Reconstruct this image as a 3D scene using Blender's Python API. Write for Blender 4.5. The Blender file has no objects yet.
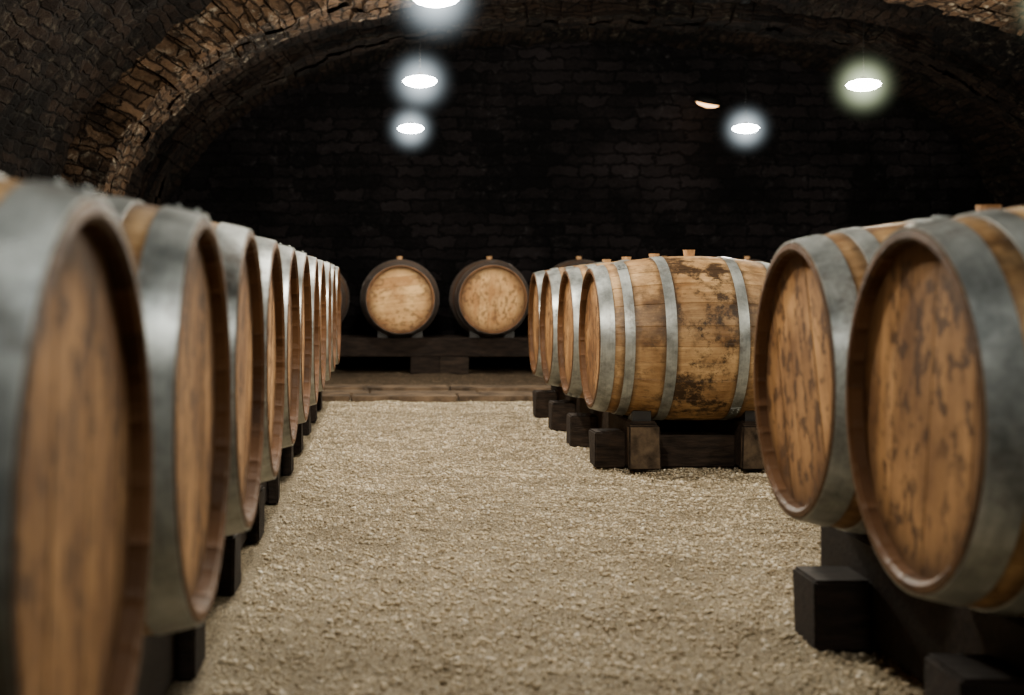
import bpy, bmesh, math, random
import numpy as np
from mathutils import Vector, noise, Matrix
random.seed(7); rng=np.random.default_rng(7)
S=bpy.context.scene
CAMZ=0.78; F=1350.0

# ------------------------------------------------------------ node helper
class NT:
    def __init__(s,name):
        s.m=bpy.data.materials.new(name); s.m.use_nodes=True
        s.t=s.m.node_tree; s.t.nodes.clear()
        s.out=s.t.nodes.new('ShaderNodeOutputMaterial')
    def n(s,typ,props=None,**ins):
        nd=s.t.nodes.new(typ)
        for k,v in (props or {}).items(): setattr(nd,k,v)
        for k,v in ins.items():
            key=int(k[1:]) if k[0]=='i' and k[1:].isdigit() else k.replace('_',' ')
            s.set(nd.inputs[key],v)
        return nd
    def set(s,sock,v):
        if isinstance(v,bpy.types.NodeSocket): s.t.links.new(v,sock)
        elif isinstance(v,(tuple,list)) and sock.type=='RGBA' and len(v)==3: sock.default_value=(*v,1)
        else: sock.default_value=v
    def math(s,op,a,b=0.0,c=0.0,clamp=False):
        nd=s.n('ShaderNodeMath',{'operation':op,'use_clamp':clamp}); s.set(nd.inputs[0],a); s.set(nd.inputs[1],b)
        if op in('MULTIPLY_ADD','SMOOTH_MIN'): s.set(nd.inputs[2],c)
        return nd.outputs[0]
    def mix(s,f,a,b,bt='MIX'):
        nd=s.n('ShaderNodeMix',{'data_type':'RGBA','blend_type':bt})
        s.set(nd.inputs[0],f); s.set(nd.inputs[6],a); s.set(nd.inputs[7],b); return nd.outputs[2]
    def mapr(s,v,a,b,c=0.0,d=1.0):
        nd=s.n('ShaderNodeMapRange',{'clamp':True}); 
        for i,x in enumerate((v,a,b,c,d)): s.set(nd.inputs[i],x)
        return nd.outputs[0]
    def noise(s,vec,scale,detail=4,rough=.55):
        return s.n('ShaderNodeTexNoise',Vector=vec,Scale=scale,Detail=detail,Roughness=rough).outputs[0]
    def vmul(s,vec,xyz):
        nd=s.n('ShaderNodeVectorMath',{'operation':'MULTIPLY'}); s.set(nd.inputs[0],vec); nd.inputs[1].default_value=xyz; return nd.outputs[0]
    def vadd(s,vec,o):
        nd=s.n('ShaderNodeVectorMath',{'operation':'ADD'}); s.set(nd.inputs[0],vec); s.set(nd.inputs[1],o); return nd.outputs[0]
    def bump(s,h,strength,dist,normal=None):
        nd=s.n('ShaderNodeBump',Strength=strength,Distance=dist,Height=h)
        if normal is not None: s.set(nd.inputs['Normal'],normal)
        return nd.outputs[0]
    def bsdf(s,col,rough=.6,metal=0.0,normal=None,spec=.5):
        b=s.n('ShaderNodeBsdfPrincipled'); s.set(b.inputs['Base Color'],col); s.set(b.inputs['Roughness'],rough)
        s.set(b.inputs['Metallic'],metal); s.set(b.inputs['Specular IOR Level'],spec)
        if normal is not None: s.set(b.inputs['Normal'],normal)
        s.t.links.new(b.outputs[0],s.out.inputs[0]); return b

def oco(n):
    tc=n.n('ShaderNodeTexCoord'); oi=n.n('ShaderNodeObjectInfo')
    off=n.math('MULTIPLY',oi.outputs['Random'],37.0)
    cb=n.n('ShaderNodeCombineXYZ',X=off,Y=off,Z=off)
    return tc.outputs['Object'], n.vadd(tc.outputs['Object'],cb.outputs[0]), oi.outputs['Random']

# ------------------------------------------------------------ materials
def wood_stave(name,dark,light,stain,staincol,endcol):
    n=NT(name); raw,co,rnd=oco(n)
    attr=n.n('ShaderNodeAttribute',{'attribute_name':'tone'}).outputs['Fac']
    sh=n.vadd(co,n.n('ShaderNodeCombineXYZ',X=n.math('MULTIPLY',attr,13.0)).outputs[0])
    g=n.noise(n.vmul(sh,(2.2,42,42)),1.0,6,.6)
    g2=n.noise(n.vmul(sh,(8,160,160)),1.0,3,.6)
    blot=n.noise(co,4.5,6,.65)
    f=n.math('ADD',n.math('MULTIPLY',g,.7),n.math('MULTIPLY',attr,.18))
    f=n.math('ADD',f,n.math('MULTIPLY',n.math('SUBTRACT',blot,.5),1.6))
    f=n.mapr(f,.15,.80)
    col=n.mix(f,dark,light)
    col=n.mix(n.mapr(g2,.50,.75,0,.5),col,dark)
    s3=n.n('ShaderNodeSeparateXYZ',Vector=raw); ax=n.math('ABSOLUTE',s3.outputs[0])
    m=n.mapr(ax,.12,.26,1,.25)
    st=n.mapr(n.noise(n.vmul(co,(1,1.4,1)),5.5,8,.76),.49,.57)
    st=n.math('MULTIPLY',n.math('MULTIPLY',st,m),stain)
    col=n.mix(st,col,staincol)
    rs=n.mapr(n.noise(co,14,6,.72),.53,.70,0,.75)
    col=n.mix(rs,col,staincol)
    for c in (.150,.318,.410):
        d=n.math('ABSOLUTE',n.math('SUBTRACT',ax,c))
        d=n.math('ADD',d,n.math('MULTIPLY',n.math('SUBTRACT',blot,.5),.03))
        col=n.mix(n.mapr(d,.024,.042,.65,0),col,staincol)
    r=n.math('SQRT',n.math('ADD',n.math('POWER',s3.outputs[1],2.0),n.math('POWER',s3.outputs[2],2.0)))
    inner=n.math('MULTIPLY',n.mapr(r,.3025,.2985,0,1),n.mapr(ax,.38,.39,0,1))
    ec=n.mix(n.mapr(n.math('ADD',n.math('MULTIPLY',attr,.6),n.math('MULTIPLY',blot,.5)),.2,.9),tuple(x*.4 for x in endcol),endcol)
    col=n.mix(n.math('MAXIMUM',inner,n.mapr(ax,.436,.439,0,.9)),col,ec)
    col=n.mix(n.math('MULTIPLY',rnd,.28),col,(.12,.055,.02))
    b=n.bump(n.math('ADD',g,n.math('MULTIPLY',g2,.5)),.5,.005)
    n.bsdf(col,n.mapr(g,0,1,.32,.58),0,b,n.mapr(inner,0,1,.45,.12)); return n.m
def wood_head(name,dark,light,spots):
    n=NT(name); raw,co,rnd=oco(n)
    attr=n.n('ShaderNodeAttribute',{'attribute_name':'tone'}).outputs['Fac']
    dirv=n.n('ShaderNodeAttribute',{'attribute_name':'grain'}).outputs['Vector']
    dot=n.n('ShaderNodeVectorMath',{'operation':'DOT_PRODUCT'}); n.set(dot.inputs[0],raw); n.set(dot.inputs[1],dirv)
    cr=n.n('ShaderNodeVectorMath',{'operation':'CROSS_PRODUCT'}); n.set(cr.inputs[0],raw); n.set(cr.inputs[1],dirv)
    cx=n.n('ShaderNodeSeparateXYZ',Vector=cr.outputs[0]).outputs[0]
    v=n.n('ShaderNodeCombineXYZ',X=n.math('ADD',dot.outputs['Value'],n.math('MULTIPLY',rnd,9.0)),Y=cx,Z=n.math('MULTIPLY',attr,7.0)).outputs[0]
    g=n.noise(n.vmul(v,(2.5,38,1)),1.0,7,.62)
    blot=n.noise(co,5,5,.6)
    f=n.math('ADD',n.math('MULTIPLY',g,.6),n.math('MULTIPLY',attr,.28))
    f=n.math('ADD',f,n.math('MULTIPLY',n.math('SUBTRACT',blot,.5),1.5))
    col=n.mix(n.mapr(f,.2,.78),dark,light)
    sp=n.mapr(n.noise(n.vmul(v,(22,30,1)),1.0,4,.6),.52,.58,0,1)
    spm=n.mapr(n.noise(co,3.2,3,.5),.34,.50,0,1)
    col=n.mix(n.math('MULTIPLY',n.math('MULTIPLY',sp,spm),spots),col,(.065,.030,.013))
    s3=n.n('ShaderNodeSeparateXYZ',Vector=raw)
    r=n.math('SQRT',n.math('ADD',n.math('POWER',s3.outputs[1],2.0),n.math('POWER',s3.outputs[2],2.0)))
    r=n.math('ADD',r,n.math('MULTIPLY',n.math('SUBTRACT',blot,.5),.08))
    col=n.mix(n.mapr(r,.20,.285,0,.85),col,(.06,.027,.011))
    n.bsdf(col,.6,0,n.bump(g,.4,.003),.25); return n.m
M={}
M['stave']=wood_stave('oak_stave',(.22,.108,.038),(.76,.49,.23),1.0,(.032,.018,.009),(.125,.058,.025))
M['stave_old']=wood_stave('oak_stave_aged',(.050,.026,.014),(.16,.085,.042),.7,(.016,.011,.008),(.19,.095,.045))
M['head']=wood_head('oak_head',(.17,.076,.025),(.57,.305,.118),.85)
M['head_old']=wood_head('oak_head_aged',(.38,.19,.07),(.80,.50,.21),.6)
def plain(name,col,rough=.6,metal=0,spec=.5,nscale=8,var=.5,bscale=30,bs=.3,aniso=None):
    n=NT(name); raw,co,rnd=oco(n)
    c2=n.vmul(co,aniso) if aniso else co
    a=n.noise(c2,nscale,5,.6)
    c=n.mix(n.mapr(a,.3,.7),tuple(x*(1-var) for x in col),tuple(min(1,x*(1+var*.6)) for x in col))
    n.bsdf(c,rough,metal,n.bump(n.noise(c2,bscale,4,.6),bs,.004),spec); return n.m
def hoopmat(name,c1,c2,rust,metal):
    n=NT(name); raw,co,rnd=oco(n)
    a=n.noise(co,7,7,.68); b=n.noise(n.vmul(co,(120,8,8)),1,3,.6)
    col=n.mix(n.mapr(a,.34,.66),c1,c2)
    col=n.mix(n.mapr(b,.5,.8,0,.5),col,c1)
    r=n.mapr(n.noise(co,6,7,.74),.53,.67,0,rust)
    col=n.mix(r,col,(.070,.045,.030))
    met=n.math('MULTIPLY',n.math('SUBTRACT',1.0,r),metal)
    n.bsdf(col,n.mapr(a,.2,.8,.26,.50),met,n.bump(a,.25,.003),.6); return n.m
M['hoop']=hoopmat('galvanised_hoop',(.14,.153,.15),(.56,.59,.57),.7,.5)
M['hoop_old']=hoopmat('dark_iron_hoop',(.028,.025,.024),(.105,.09,.082),.5,.5)
M['gap']=plain('dark_joint',(.02,.01,.006))
M['bung']=plain('bung_wood',(.45,.25,.11),.6,aniso=(30,30,4))
M['rack']=plain('old_rack_timber',(.028,.018,.012),.8,spec=.2,aniso=(3,18,18),var=.8,nscale=3,bscale=6,bs=.8)
M['rackback']=plain('back_rack_timber',(.017,.011,.008),.8,spec=.15,aniso=(3,18,18),var=.8,nscale=3,bscale=6,bs=.8)
M['rackdark']=plain('dark_rack_timber',(.016,.010,.007),.75,spec=.25,aniso=(3,18,18),var=.8,nscale=3,bscale=6,bs=.8)  # darker timber tone for the left and near right racks
M['rackpale']=plain('pale_rack_timber',(.095,.065,.040),.8,spec=.2,var=.85,nscale=14,bscale=20,bs=.8)
M['wedge']=plain('black_wedge',(.012,.011,.011),.5)

# ------------------------------------------------------------ barrel mesh
R0=.36; HL=.44
def rad(x): return R0-.056*(abs(x)/HL)**2
def make_barrel(name,mats,hang,seed):
    rr=random.Random(seed)
    bm=bmesh.new(); tl=bm.faces.layers.float.new('tone'); gl=bm.faces.layers.float_vector.new('grain')
    NS=26
    widths=[rr.uniform(.75,1.25) for _ in range(NS)]; tot=sum(widths); tones=[rr.random() for _ in range(NS)]
    cols=[]; a=rr.random()
    for i,w in enumerate(widths):
        da=2*math.pi*w/tot
        for fr,dr in ((0,-.0026),(.022,-.0004),(.3,0),(.7,0),(.978,-.0004)): cols.append((a+da*fr,dr,i))
        a+=da
    xs=[HL*(-1+2*k/20) for k in range(21)]
    prof=[(-.412,.281,0),(-.434,.283,0),(-.4405,.290,0)]+[(x,rad(x)-(.002 if abs(x)==HL else 0),1) for x in xs]+[(.4405,.290,0),(.434,.283,0),(.412,.281,0)]
    rings=[]
    for x,r,g in prof:
        rings.append([bm.verts.new((x,(r+(dr if g else dr*.3))*math.cos(t),(r+(dr if g else dr*.3))*math.sin(t))) for t,dr,_ in cols])
    n=len(cols)
    for k in range(len(rings)-1):
        for j in range(n):
            f=bm.faces.new((rings[k][j],rings[k][(j+1)%n],rings[k+1][(j+1)%n],rings[k+1][j]))
            f.material_index=0; f[tl]=tones[cols[j][2]]; f.smooth=True
    ca,sa=math.cos(hang),math.sin(hang)
    for sgn in (-1,1):
        xb=sgn*.409; Rh=.284
        vs=[bm.verts.new((xb,Rh*math.cos(2*math.pi*i/64),Rh*math.sin(2*math.pi*i/64))) for i in range(64)]
        f=bm.faces.new(vs if sgn>0 else vs[::-1]); f.material_index=3
        edges=[-Rh]; 
        while edges[-1]<Rh-.05: edges.append(edges[-1]+rr.uniform(.065,.095))
        edges[-1]=Rh
        for i in range(len(edges)-1):
            lo,hi=edges[i]+.0006,edges[i+1]-.0006; xo=sgn*(.415+rr.uniform(-.0008,.0008)); pts=[]
            def cp(v): return math.sqrt(max(0,Rh*Rh-v*v))
            K=10
            for q in range(K+1):
                v=lo+(hi-lo)*q/K; pts.append((cp(v),v))
            for q in range(K,-1,-1):
                v=lo+(hi-lo)*q/K; pts.append((-cp(v),v))
            vv=[]
            for u,v in pts:
                y=u*ca-v*sa; z=u*sa+v*ca; vv.append(bm.verts.new((xo,y,z)))
            f=bm.faces.new(vv); f.material_index=1; f[tl]=rr.random(); f[gl]=(0,ca,sa)
            f.normal_update()
            if f.normal.x*sgn<0: f.normal_flip()
            ex=[bm.verts.new((xb,w.co.y,w.co.z)) for w in vv]
            for q in range(len(vv)):
                f2=bm.faces.new((vv[q],vv[(q+1)%len(vv)],ex[(q+1)%len(vv)],ex[q])); f2.material_index=3
    for c,w in ((.408,.058),(.318,.040),(.150,.044)):
        for sgn in (-1,1):
            NA=96; secs=[(c-w/2,.0003),(c-w/2,.0034),(c,.0040),(c+w/2,.0034),(c+w/2,.0003)]
            rg=[]
            ja=rr.uniform(0,6.28)
            for j in range(NA):
                t=2*math.pi*j/NA
                rg.append([bm.verts.new((sgn*x,(rad(x)+h)*math.cos(t),(rad(x)+h)*math.sin(t))) for x,h in secs])
            for j in range(NA):
                for q in range(4):
                    f=bm.faces.new((rg[j][q],rg[j][q+1],rg[(j+1)%NA][q+1],rg[(j+1)%NA][q])); f.material_index=2; f.smooth=True
            lap=[]
            for j in range(7):
                t=ja+j*.022
                lap.append([bm.verts.new((sgn*x,(rad(x)+h)*math.cos(t),(rad(x)+h)*math.sin(t))) for x,h in ((c-w/2,.004),(c-w/2,.0068),(c+w/2,.0068),(c+w/2,.004))])
            for j in range(6):
                for q in range(3):
                    f=bm.faces.new((lap[j][q],lap[j][q+1],lap[j+1][q+1],lap[j+1][q])); f.material_index=2
            for e in (lap[0],lap[-1]):
                f=bm.faces.new(e); f.material_index=2
            for dt in (.035,.095):
                for dx in (-.25,.25):
                    t=ja+dt; x=c+dx*w; r=rad(x)+.0068
                    res=bmesh.ops.create_uvsphere(bm,u_segments=8,v_segments=5,radius=.0045,matrix=Matrix.Translation((sgn*x,r*math.cos(t),r*math.sin(t))))
                    for v in res['verts']:
                        for f in v.link_faces: f.material_index=2; f.smooth=True
    res=bmesh.ops.create_cone(bm,cap_ends=True,segments=12,radius1=.022,radius2=.027,depth=.036,matrix=Matrix.Translation((0,0,R0+.009)))
    for v in res['verts']:
        for f in v.link_faces: f.material_index=4
    bm.normal_update()
    bmesh.ops.recalc_face_normals(bm,faces=[f for f in bm.faces if f.material_index in (2,)])
    for e in bm.edges:
        if len(e.link_faces)==2 and e.calc_face_angle(0)>.6: e.smooth=False
    me=bpy.data.meshes.new(name); bm.to_mesh(me); bm.free()
    for m in mats: me.materials.append(m)
    return me
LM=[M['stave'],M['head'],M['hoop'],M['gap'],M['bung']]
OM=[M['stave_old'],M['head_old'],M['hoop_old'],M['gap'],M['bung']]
light=[make_barrel('oak_barrel_mesh%d'%i,LM,a,20+i) for i,a in enumerate((1.45,1.7,1.2,1.9))]
old=[make_barrel('aged_barrel_mesh%d'%i,OM,a,40+i) for i,a in enumerate((.1,1.5,-.15))]
def link(name,me,loc=(0,0,0),rot=(0,0,0)):
    o=bpy.data.objects.new(name,me); o.location=loc; o.rotation_euler=rot; S.collection.objects.link(o); return o
def barrel(me,x,y,z,rz=0,tilt=0): return link('wine_barrel',me,(x,y,z),(tilt,0,rz))

XL=-.264-HL
LY=[1.34,2.063,2.786,3.509,4.23,4.955,5.68,6.405,7.13,7.855,8.58]
LZ=[.560,.578]+[.587]*9
for i,y in enumerate(LY): barrel(light[i%4],XL-(.012 if i==0 else 0)+random.uniform(-.004,.004),y,LZ[i],math.pi*(i%2)+random.uniform(-.012,.012))
XR=.885+HL; ZR=.570; RY=[2.27,2.995]
for i,y in enumerate(RY): barrel(light[(i*2+1)%4],XR+.025*i,y,ZR,math.pi*i+(-.01),)
MY=[5.92,6.65,7.38,8.11]; ZM=.547; XM=.915+HL
for i,y in enumerate(MY): barrel(light[(0,2,3,1)[i]],XM+random.uniform(-.01,.01)*(i>0),y,ZM,math.pi*(i%2)+(.0 if i==0 else random.uniform(-.01,.01)))
BX=[-1.46,-.64,.18,1.0,1.82,2.60,3.36,4.15,4.95]
for i,x in enumerate(BX): barrel(old[(2,1,0,1,2,0,2,1,0)[i]],x,12.36,.655,-math.pi/2)

# ------------------------------------------------------------ racks
def boxes(name,bl,bev=.006,parent=None,jit=.004):
    bm=bmesh.new(); mats=[]
    for b in bl:
        x0,x1,y0,y1,z0,z1,m=b[:7]
        if m not in mats: mats.append(m)
        r=bmesh.ops.create_cube(bm,size=1.0)
        for v in r['verts']:
            v.co=Vector(((x0+x1)/2+v.co.x*(x1-x0),(y0+y1)/2+v.co.y*(y1-y0),(z0+z1)/2+v.co.z*(z1-z0)))+Vector([random.uniform(-jit,jit),random.uniform(-jit,jit),0])
        fs=set(f for v in r['verts'] for f in v.link_faces)
        for f in fs: f.material_index=mats.index(m)
    bmesh.ops.bevel(bm,geom=list(bm.edges),offset=bev,segments=2,affect='EDGES',clamp_overlap=True)
    me=bpy.data.meshes.new(name); bm.to_mesh(me); bm.free()
    for m in mats: me.materials.append(m)
    return link(name,me)
def wedge_verts(bm,x0,x1,ya,yb,z0,zlo,zhi,mi):
    P=[(x0,ya,z0),(x1,ya,z0),(x1,yb,z0),(x0,yb,z0),(x0,ya,zlo),(x1,ya,zlo),(x1,yb,zhi),(x0,yb,zhi)]
    v=[bm.verts.new(p) for p in P]
    for q in ((0,3,2,1),(4,5,6,7),(0,1,5,4),(1,2,6,5),(2,3,7,6),(3,0,4,7)):
        f=bm.faces.new([v[i] for i in q]); f.material_index=mi
def rack_y(name,xc,ys,zcs,reach,wood,blockmat):
    rt=min(zcs)-rad(.24)-.003
    y0,y1=ys[0]-.20,ys[-1]+.25
    bl=[]
    for s in (-1,1):
        x=xc+s*.24
        bl.append((x-.055,x+.055,y0,y1,0.0,rt,wood))
    for y in ys:
        ya,yb=y-.10,y+.06
        bl.append((xc-reach,xc-.24-.057,ya,yb,-.01,.145,wood))
        bl.append((xc-.24+.057,xc+.24-.057,ya+.02,yb,-.01,.13,wood))
        bl.append((xc+.24+.057,xc+reach,ya,yb,-.01,.145,wood))
    for s in (-1,1):
        x=xc+s*.24
        bl.append((x-.068,x+.068,y0-.03,y0-.004,0,rt-.015,blockmat))
    o=boxes(name,bl)
    bm=bmesh.new(); bm.from_mesh(o.data); mi=len(o.data.materials)
    o.data.materials.append(M['wedge'])
    rr=rad(.24)
    for y,zc in zip(ys,zcs):
        for s in (-1,1):
            x=xc+s*.24
            for d in (-1,1):
                dy=.17; zt=zc-math.sqrt(rr*rr-dy*dy)-.005
                dn=.06; zn=zc-math.sqrt(rr*rr-dn*dn)-.005
                wedge_verts(bm,x-.04,x+.04,y+d*dy,y+d*dn,rt,zt,max(zn,rt+.001),mi)
    bmesh.ops.recalc_face_normals(bm,faces=bm.faces)
    bm.to_mesh(o.data); bm.free(); return o
rack_y('barrel_rack',XL,LY,LZ,.335,M['rackdark'],M['rackdark'])
rack_y('barrel_rack',XR+.03,RY,[ZR]*2,.42,M['rackdark'],M['rackdark'])
rack_y('barrel_rack',XM,MY,[ZM]*4,.43,M['rack'],M['rackpale'])
bl=[]; rt=.655-rad(.26)-.004
for s in (-1,1):
    y=12.36+s*.26
    bl.append((-1.95,5.6,y-.07,y+.07,rt-.17,rt,M['rackback']))
    for x in (-1.7,-.7,.40,.66,1.6,2.6,3.7,4.9): bl.append((x-.13,x+.13,y-.10,y+.09,-.01,rt-.171,M['rack'] if x==.66 else M['rackback']))
o=boxes('back_barrel_rack',bl)
bm=bmesh.new(); bm.from_mesh(o.data); mi=len(o.data.materials); o.data.materials.append(M['wedge'])
for i in range(len(BX)-1):
    for s in (-1,1):
        y=12.36+s*.26
        for d in (-1,1):
            b=BX[i] if d<0 else BX[i+1]
            sg=1 if d<0 else -1; r=rad(.26)
            xa,xb=b+sg*.20,b+sg*.11
            za=.655-math.sqrt(r*r-.2**2)-.006; zb=.655-math.sqrt(r*r-.11**2)-.006
            P=[(xa,y-.04,rt),(xb,y-.04,rt),(xb,y+.04,rt),(xa,y+.04,rt),(xa,y-.04,za),(xb,y-.04,zb),(xb,y+.04,zb),(xa,y+.04,za)]
            v=[bm.verts.new(p) for p in P]
            for q in ((0,3,2,1),(4,5,6,7),(0,1,5,4),(1,2,6,5),(2,3,7,6),(3,0,4,7)):
                f=bm.faces.new([v[k] for k in q]); f.material_index=mi
bmesh.ops.recalc_face_normals(bm,faces=bm.faces)
bm.to_mesh(o.data); bm.free()

# ------------------------------------------------------------ room
VC=2.0; VA=4.1; VB=2.15; VZ=1.0; EXP=2.35
YF=-4.0; YB=13.25
def sec(t,off=0.0):
    c,s=-math.cos(t),math.sin(t)
    x=math.copysign(abs(c)**(2/EXP),c)*(VA-off); z=(s**(2/EXP))*(VB-off)
    return VC+x,VZ+z
def ceil_z(X):
    u=min(1,abs(X-VC)/VA); return VZ+VB*(1-u**EXP)**(1/EXP)
ts=np.linspace(1e-4,math.pi-1e-4,3000); pp=np.array([sec(t) for t in ts]); L=np.concatenate([[0],np.cumsum(np.hypot(*np.diff(pp,axis=0).T))])
def t_at(s): return float(np.interp(s,L,ts))
LT=L[-1]
def masonry(name,c1,c2,mortar,bw,rh,warp,bs=1.0,pale=None,palef=.5,swap=False,lo=.3,hi=1.0,msize=.13,pth=(.53,.62)):
    n=NT(name); uv=n.n('ShaderNodeTexCoord').outputs['UV']
    if swap:
        sp=n.n('ShaderNodeSeparateXYZ',Vector=uv); uv2=n.n('ShaderNodeCombineXYZ',X=sp.outputs[1],Y=sp.outputs[0]).outputs[0]
    else: uv2=uv
    nz=n.n('ShaderNodeTexNoise',Vector=uv,Scale=2.2,Detail=3.0).outputs[1]
    v=n.vadd(uv2,n.vmul(n.vadd(nz,(-.5,-.5,-.5)),(warp,warp,0)))
    nz2=n.n('ShaderNodeTexNoise',Vector=uv,Scale=13.0,Detail=3.0).outputs[1]
    v=n.vadd(v,n.vmul(n.vadd(nz2,(-.5,-.5,-.5)),(rh*1.4,rh*1.0,0)))
    b=n.n('ShaderNodeTexBrick',{'offset':.5,'squash':1.4,'squash_frequency':3},Vector=v,Color1=(0,0,0,1),Color2=(1,1,1,1),Mortar=(.5,.5,.5,1),Scale=1.0,Mortar_Size=rh*msize,Mortar_Smooth=1.0,Bias=0.0,Brick_Width=bw,Row_Height=rh)
    cr=b.outputs['Color']; mo=b.outputs['Fac']
    big=n.noise(uv,.8,5,.6); fine=n.noise(uv,30,6,.78)
    f=n.math('ADD',n.math('MULTIPLY',cr,.34),n.math('MULTIPLY',fine,.85)); f=n.math('ADD',f,n.math('MULTIPLY',n.math('SUBTRACT',big,.5),1.7))
    col=n.mix(n.mapr(f,lo,hi),c1,c2)
    col=n.mix(n.math('MULTIPLY',mo,.85),col,mortar)
    w=n.math('MULTIPLY',n.mapr(n.noise(uv,10,8,.84),pth[0],pth[1],0,palef),n.mapr(n.noise(uv,1.3,3,.5),.44,.60))
    w=n.math('MULTIPLY',w,n.mapr(mo,0,1,1,.25))
    col=n.mix(w,col,pale or tuple(min(1,x*2.2) for x in c2))
    h=n.math('ADD',n.math('MULTIPLY',fine,.8),n.math('MULTIPLY',mo,-.6))
    h=n.math('ADD',h,n.math('MULTIPLY',cr,.35))
    n.bsdf(col,.9,0,n.bump(h,bs,.06),.1); return n.m
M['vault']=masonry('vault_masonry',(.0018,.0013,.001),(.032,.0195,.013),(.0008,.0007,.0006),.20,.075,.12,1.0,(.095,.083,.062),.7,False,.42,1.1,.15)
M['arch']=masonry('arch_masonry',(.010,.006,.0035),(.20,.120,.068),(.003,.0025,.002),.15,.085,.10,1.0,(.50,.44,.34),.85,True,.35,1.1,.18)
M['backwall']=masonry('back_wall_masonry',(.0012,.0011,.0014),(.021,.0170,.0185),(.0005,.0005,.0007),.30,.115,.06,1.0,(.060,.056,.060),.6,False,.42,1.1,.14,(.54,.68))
def gridmesh(name,P,UV,nu,nv,mat,flip=False):
    me=bpy.data.meshes.new(name)
    faces=[]
    for i in range(nu-1):
        for j in range(nv-1):
            a=i*nv+j; q=(a,a+1,a+nv+1,a+nv)
            faces.append(q[::-1] if flip else q)
    me.from_pydata(P,[],faces); uvl=me.uv_layers.new(name='UVMap')
    li=np.empty(len(me.loops),dtype=np.int32); me.loops.foreach_get('vertex_index',li)
    uvl.data.foreach_set('uv',np.array(UV,dtype=np.float32)[li].ravel())
    me.polygons.foreach_set('use_smooth',[True]*len(me.polygons))
    me.materials.append(mat); return link(name,me)
def rough(p,a=.03,b=.012):
    return a*noise.noise(Vector(p)*1.6)+b*noise.noise(Vector(p)*7.3)+b*.7*noise.noise(Vector(p)*15)
nu=230; ysv=np.arange(YF-.05,YB+.12,.06); nv=len(ysv); P=[];UV=[]
for i in range(nu):
    s=LT*i/(nu-1); t=t_at(s); x,z=sec(t)
    x2,z2=sec(min(math.pi-1e-4,t+.002)); d=Vector((x2-x,0,z2-z)); nrm=Vector((d.z,0,-d.x)); nrm=nrm.normalized() if nrm.length>1e-9 else Vector((1,0,0))
    for y in ysv:
        r=rough((x,y,z),.07,.04); r*= min(1,s/.2,(LT-s)/.2)
        P.append((x+nrm.x*r,y,z+nrm.z*r)); UV.append((y,s))
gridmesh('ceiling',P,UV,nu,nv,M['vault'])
def wall(name,fn,us,vs,mat,uvf):
    P=[];UV=[]
    for u in us:
        for v in vs: P.append(fn(u,v)); UV.append(uvf(u,v))
    return gridmesh(name,P,UV,len(us),len(vs),mat)
zs=np.linspace(-.05,VZ+.02,20)
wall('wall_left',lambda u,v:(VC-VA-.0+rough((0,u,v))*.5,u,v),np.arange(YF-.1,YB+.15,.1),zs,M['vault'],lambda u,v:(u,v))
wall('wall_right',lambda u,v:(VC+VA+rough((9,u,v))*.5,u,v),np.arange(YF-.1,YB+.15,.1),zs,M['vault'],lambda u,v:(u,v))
xs_=np.arange(VC-VA-.05,VC+VA+.1,.06); zz=np.arange(-.05,VZ+VB+.1,.06)
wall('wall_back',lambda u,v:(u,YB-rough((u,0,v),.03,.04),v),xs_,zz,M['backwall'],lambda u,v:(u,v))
wall('wall_front',lambda u,v:(u,YF+rough((u,4,v),.03,.025),v),xs_,zz,M['backwall'],lambda u,v:(u,v))
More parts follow.
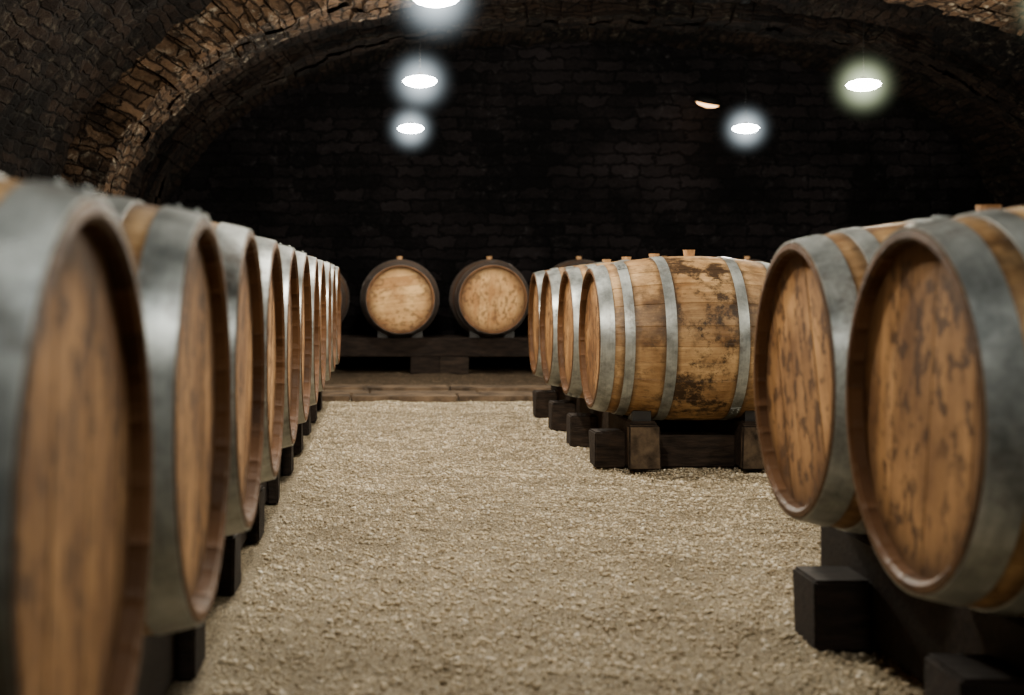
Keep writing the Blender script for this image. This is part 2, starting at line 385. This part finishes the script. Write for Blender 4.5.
def arch(name,y0,y1,depth,rows,blk,mat):
    bm=bmesh.new(); uvl=bm.loops.layers.uv.new('UVMap')
    sa=0.0; i=0
    while sa<LT-.02:
        sb=min(LT,sa+blk*random.uniform(.6,1.4))
        cuts=[y0]+[y0+(y1-y0)*(k/rows)+random.uniform(-.05,.05) for k in range(1,rows)]+[y1]
        for k in range(rows):
            ya,yb=cuts[k]+.004,cuts[k+1]-.004
            jj=random.uniform(-.02,.02); fr=random.uniform(-.02,.02) if k==0 else 0
            M_=4; K=4
            def pt(s,off,y):
                x,z=sec(t_at(s),0); xi,zi=sec(t_at(s),depth+jj)
                return Vector((x+(xi-x)*off,y,z+(zi-z)*off))
            g=.004
            def add(p):
                q=Vector(p); w=noise.noise_vector(q*6)*.03+noise.noise_vector(q*17)*.014
                return bm.verts.new(q+w)
            ss=[sa+g+(sb-sa-2*g)*a/M_ for a in range(M_+1)]
            off=[-.35+1.35*a/K for a in range(K+1)]
            yy=[ya+fr+(yb-ya-fr)*a/M_ for a in range(M_+1)]
            def face_grid(fn,A,B,uvf):
                V=[[add(fn(a,b)) for b in B] for a in A]
                for ii in range(len(A)-1):
                    for jx in range(len(B)-1):
                        try:
                            f=bm.faces.new((V[ii][jx],V[ii+1][jx],V[ii+1][jx+1],V[ii][jx+1])); f.smooth=True
                            for lp,(a,b) in zip(f.loops,((A[ii],B[jx]),(A[ii+1],B[jx]),(A[ii+1],B[jx+1]),(A[ii],B[jx+1]))): lp[uvl].uv=uvf(a,b)
                        except ValueError: pass
            if k==0: face_grid(lambda a,b:pt(a,b,yy[0]),ss,off,lambda a,b:(a,b*.3+5))
            if k==rows-1: face_grid(lambda a,b:pt(a,b,yy[-1]),ss,off,lambda a,b:(a,b*.3+5))
            face_grid(lambda a,b:pt(a,1,b),ss,yy,lambda a,b:(a,b))
            face_grid(lambda a,b:pt(ss[0],a,b),off,yy,lambda a,b:(a*.3,b))
            face_grid(lambda a,b:pt(ss[-1],a,b),off,yy,lambda a,b:(a*.3,b))
        sa=sb
    bmesh.ops.remove_doubles(bm,verts=bm.verts,dist=.0005)
    bmesh.ops.recalc_face_normals(bm,faces=bm.faces)
    for e in bm.edges:
        if len(e.link_faces)==2 and e.calc_face_angle(0)>.7: e.smooth=False
    me=bpy.data.meshes.new(name); bm.to_mesh(me); bm.free(); me.materials.append(mat); link(name,me)
arch('stone_arch',8.7,9.5,.27,3,.15,M['arch'])
arch('stone_arch',11.2,11.7,.14,2,.16,M['vault'])
for y0,y1,dp,mt in ((8.7,9.5,.27,M['arch']),(11.2,11.7,.14,M['vault'])):
    for sx in (-1,1):
        bl=[]; z=0
        while z<VZ-.01:
            h=min(.2,VZ-z); xa=VC+sx*(VA-dp); xb=VC+sx*(VA+.05)
            bl.append((min(xa,xb),max(xa,xb),y0,y1,z,z+h-.008,mt)); z+=h
        boxes('stone_pillar',bl,.015)

# ------------------------------------------------------------ floor
def gravelmat(name,c1,c2,c3,scale,pebble=False):
    n=NT(name); co=n.n('ShaderNodeTexCoord').outputs['Object']
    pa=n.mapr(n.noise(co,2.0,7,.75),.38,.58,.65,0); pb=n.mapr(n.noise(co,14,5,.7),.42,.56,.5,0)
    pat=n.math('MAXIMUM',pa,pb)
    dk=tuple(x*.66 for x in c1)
    if pebble:
        rn=n.n('ShaderNodeNewGeometry').outputs['Random Per Island']
        cr=n.mix(n.mapr(rn,0,.75),c1,c2); cr=n.mix(n.mapr(rn,.78,1.0),cr,c3)
        cr=n.mix(n.math('MULTIPLY',pat,.75),cr,dk)
        n.bsdf(cr,.75,0,n.bump(n.noise(co,300,2),.2,.002),.3); return n.m
    v=n.n('ShaderNodeTexVoronoi',Vector=co,Scale=scale,Randomness=1.0)
    v2=n.n('ShaderNodeTexVoronoi',Vector=co,Scale=scale*1.9,Randomness=1.0)
    r=n.n('ShaderNodeSeparateColor',Color=v.outputs['Color']).outputs[0]
    r2=n.n('ShaderNodeSeparateColor',Color=v2.outputs['Color']).outputs[1]
    col=n.mix(n.mapr(n.math('ADD',n.math('MULTIPLY',r,.6),n.math('MULTIPLY',r2,.4)),.1,.8),c1,c2)
    col=n.mix(n.mapr(r,.85,1.0),col,c3)
    d=n.mapr(v.outputs['Distance'],.32,.72,0,.8)
    col=n.mix(d,col,tuple(x*.25 for x in c1))
    col=n.mix(pat,col,dk)
    h=n.math('SUBTRACT',n.math('MULTIPLY',r2,.4),n.math('ADD',v.outputs['Distance'],n.math('MULTIPLY',v2.outputs['Distance'],.5)))
    n.bsdf(col,.85,0,n.bump(h,1.0,.009),.2); return n.m
M['gravel']=gravelmat('gravel_ground',(.29,.225,.135),(.76,.635,.43),(.90,.80,.62),150)
M['pebble']=gravelmat('gravel_pebble',(.32,.25,.155),(.82,.69,.48),(.94,.86,.71),85,True)
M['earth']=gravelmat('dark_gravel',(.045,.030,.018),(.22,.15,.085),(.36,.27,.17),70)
def gz(x,y): return .014*noise.noise(Vector((x*1.1,y*1.1,0)))+.012*noise.noise(Vector((x*5,y*5,3)))+.008*noise.noise(Vector((x*14,y*14,3)))-.011
fx=np.arange(VC-VA-.1,VC+VA+.15,.04); fy=np.arange(YF-.1,9.26,.04)
wall('floor',lambda u,v:(u,v,gz(u,v)),fx,fy,M['gravel'],lambda u,v:(u,v))
fy2=np.arange(9.18,YB+.1,.08)
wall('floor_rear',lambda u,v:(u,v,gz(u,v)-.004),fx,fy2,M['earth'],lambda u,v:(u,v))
def pebbles(name,N,x0,x1,y0,y1,smin,smax,mat,seed):
    r=np.random.default_rng(seed)
    bm=bmesh.new(); bmesh.ops.create_icosphere(bm,subdivisions=1,radius=1.0)
    bv=np.array([v.co[:] for v in bm.verts]); bf=np.array([[v.index for v in f.verts] for f in bm.faces]); bm.free()
    nv=len(bv); px=r.uniform(x0,x1,N); py=r.uniform(y0,y1,N)
    sz=r.uniform(smin,smax,N)*r.choice([1,1,1,1,1,1.9],N)
    sc=np.stack([sz*r.uniform(.7,1.2,N),sz*r.uniform(.7,1.2,N),sz*r.uniform(.6,.95,N)],1)
    an=r.uniform(0,6.28,N); tl=r.uniform(-.6,.6,N)
    V=bv[None]*sc[:,None,:]*(1+r.uniform(-.18,.18,(N,nv,1)))
    ct,st=np.cos(tl)[:,None],np.sin(tl)[:,None]
    y=V[...,1]*ct-V[...,2]*st; z=V[...,1]*st+V[...,2]*ct; V[...,1]=y; V[...,2]=z
    ca,sa=np.cos(an)[:,None],np.sin(an)[:,None]
    x=V[...,0]*ca-V[...,1]*sa; y=V[...,0]*sa+V[...,1]*ca; V[...,0]=x; V[...,1]=y
    pz=np.array([gz(a,b) for a,b in zip(px,py)])+sz*.35
    V+=np.stack([px,py,pz],1)[:,None,:]
    V=V.reshape(-1,3); Fc=(bf[None]+(np.arange(N)*nv)[:,None,None]).reshape(-1,3)
    me=bpy.data.meshes.new(name); me.vertices.add(len(V)); me.vertices.foreach_set('co',V.astype(np.float32).ravel())
    me.loops.add(Fc.size); me.loops.foreach_set('vertex_index',Fc.astype(np.int32).ravel())
    me.polygons.add(len(Fc)); me.polygons.foreach_set('loop_start',np.arange(0,Fc.size,3,dtype=np.int32))
    me.update(calc_edges=True); me.materials.append(mat)
    link(name,me)
pebbles('gravel_stones',85000,-.34,1.9,1.5,9.15,.0023,.0045,M['pebble'],3)

bl=[]; 
M['kerb']=plain('kerb_stone',(.13,.088,.054),.85,spec=.2,nscale=6,var=.85,bscale=25,bs=.8)
for (ya,yb,h) in ((9.18,9.46,.028),(9.47,9.76,.024),(9.77,10.06,.030)):
    x=VC-VA+.35
    while x<VC+VA-.45:
        w=random.uniform(.5,1.1); bl.append((x,min(x+w,VC+VA-.35),ya,yb,-.03,h+random.uniform(-.010,.010),M['kerb'])); x+=w+.015
boxes('stone_kerb',bl,.006)

# ------------------------------------------------------------ lamps
def emis(name,col,st):
    n=NT(name); e=n.n('ShaderNodeEmission',Color=(*col,1),Strength=st); n.t.links.new(e.outputs[0],n.out.inputs[0]); return n.m
M['cord']=plain('black_cord',(.003,.003,.003),.7,spec=.1)
def halo(name,col,st):  # self-lit volume imitating lens glow, fading outward; not actual mist
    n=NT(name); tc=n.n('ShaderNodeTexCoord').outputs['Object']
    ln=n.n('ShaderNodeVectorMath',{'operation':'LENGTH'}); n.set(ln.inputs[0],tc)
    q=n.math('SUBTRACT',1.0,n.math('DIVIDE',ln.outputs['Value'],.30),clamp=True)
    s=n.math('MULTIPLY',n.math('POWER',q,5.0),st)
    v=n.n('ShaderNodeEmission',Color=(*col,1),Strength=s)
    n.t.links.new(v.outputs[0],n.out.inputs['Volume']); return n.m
def lathe(bm,prof,seg,mi,z0=0):
    rg=[]
    for r,z in prof: rg.append([bm.verts.new((r*math.cos(2*math.pi*j/seg),r*math.sin(2*math.pi*j/seg),z+z0)) for j in range(seg)])
    for k in range(len(rg)-1):
        for j in range(seg):
            f=bm.faces.new((rg[k][j],rg[k][(j+1)%seg],rg[k+1][(j+1)%seg],rg[k+1][j])); f.material_index=mi; f.smooth=True
KIND={'cool':(emis('opal_glass_cool',(.92,1,1),80),halo('added_glow_cool',(.80,.93,1),26)),
      'green':(emis('opal_glass_warm',(.98,1,.84),80),halo('added_glow_green',(.86,1,.62),26))}
def lamp(x,y,z,power,kind,col=(1,.89,.72)):
    root=bpy.data.objects.new('pendant_lamp',None); root.location=(x,y,z); S.collection.objects.link(root)
    top=ceil_z(x)+.03-z
    bm=bmesh.new()
    lathe(bm,[(.0001,.050),(.018,.048),(.020,.022),(.026,.016),(.0001,.016)],24,1)
    lathe(bm,[(.0001,.028),(.05,.026),(.09,.014),(.108,-.004),(.09,-.024),(.05,-.038),(.0001,-.042)],40,0)
    lathe(bm,[(.0015,.048),(.0015,top)],8,1)
    lathe(bm,[(.0001,top-.075),(.04,top-.07),(.04,top-.02)],16,1)
    me=bpy.data.meshes.new('lamp_body'); bm.to_mesh(me); bm.free()
    for m in (KIND[kind][0],M['cord']): me.materials.append(m)
    o=link('opal_disc_lamp',me); o.parent=root
    bm=bmesh.new(); bmesh.ops.create_icosphere(bm,subdivisions=3,radius=.30); me=bpy.data.meshes.new('added_glow'); bm.to_mesh(me); bm.free()
    me.materials.append(KIND[kind][1]); h=link('added_glow',me); h.parent=root; h.location=(0,0,-.005)  # glow sphere added around the lamp, not part of the fixture
    for nm,dz,p in (('bulb',-.11,power*.87),('bulb_upper',.10,power*.13)):
        ld=bpy.data.lights.new(nm,'POINT'); ld.energy=p; ld.color=col; ld.shadow_soft_size=.05
        lo=link(nm,ld); lo.parent=root; lo.location=(0,0,dz)
H=CAMZ+1.28
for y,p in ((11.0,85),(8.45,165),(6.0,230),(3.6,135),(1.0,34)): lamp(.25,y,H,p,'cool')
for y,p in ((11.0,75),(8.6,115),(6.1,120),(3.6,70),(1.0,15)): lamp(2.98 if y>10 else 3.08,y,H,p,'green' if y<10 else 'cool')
bm=bmesh.new()
lathe(bm,[(.0001,.06),(.12,.05),(.13,.0),(.12,-.01)],32,0); lathe(bm,[(.12,-.005),(.08,-.035),(.0001,-.05)],32,1)
me=bpy.data.meshes.new('bulkhead_lamp'); bm.to_mesh(me); bm.free(); me.materials.append(M['cord']); me.materials.append(emis('warm_diffuser',(1,.55,.24),7))
link('bulkhead_lamp',me,(3.16,13.02,2.54),(math.radians(12),math.radians(10),0))

w=bpy.data.worlds.new('World'); S.world=w; w.use_nodes=True
w.node_tree.nodes['Background'].inputs[0].default_value=(.02,.018,.016,1); w.node_tree.nodes['Background'].inputs[1].default_value=.3

# ------------------------------------------------------------ camera
cd=bpy.data.cameras.new('camera'); cam=bpy.data.objects.new('camera',cd); S.collection.objects.link(cam)
cam.location=(0,0,CAMZ); cam.rotation_euler=(math.pi/2,0,0)
cd.sensor_width=36; cd.lens=F/1024*36; cd.shift_x=132/1024; cd.shift_y=-62.5/1024
cd.dof.use_dof=True; cd.dof.focus_distance=5.5; cd.dof.aperture_fstop=2.9
cd.clip_start=.05
S.camera=cam
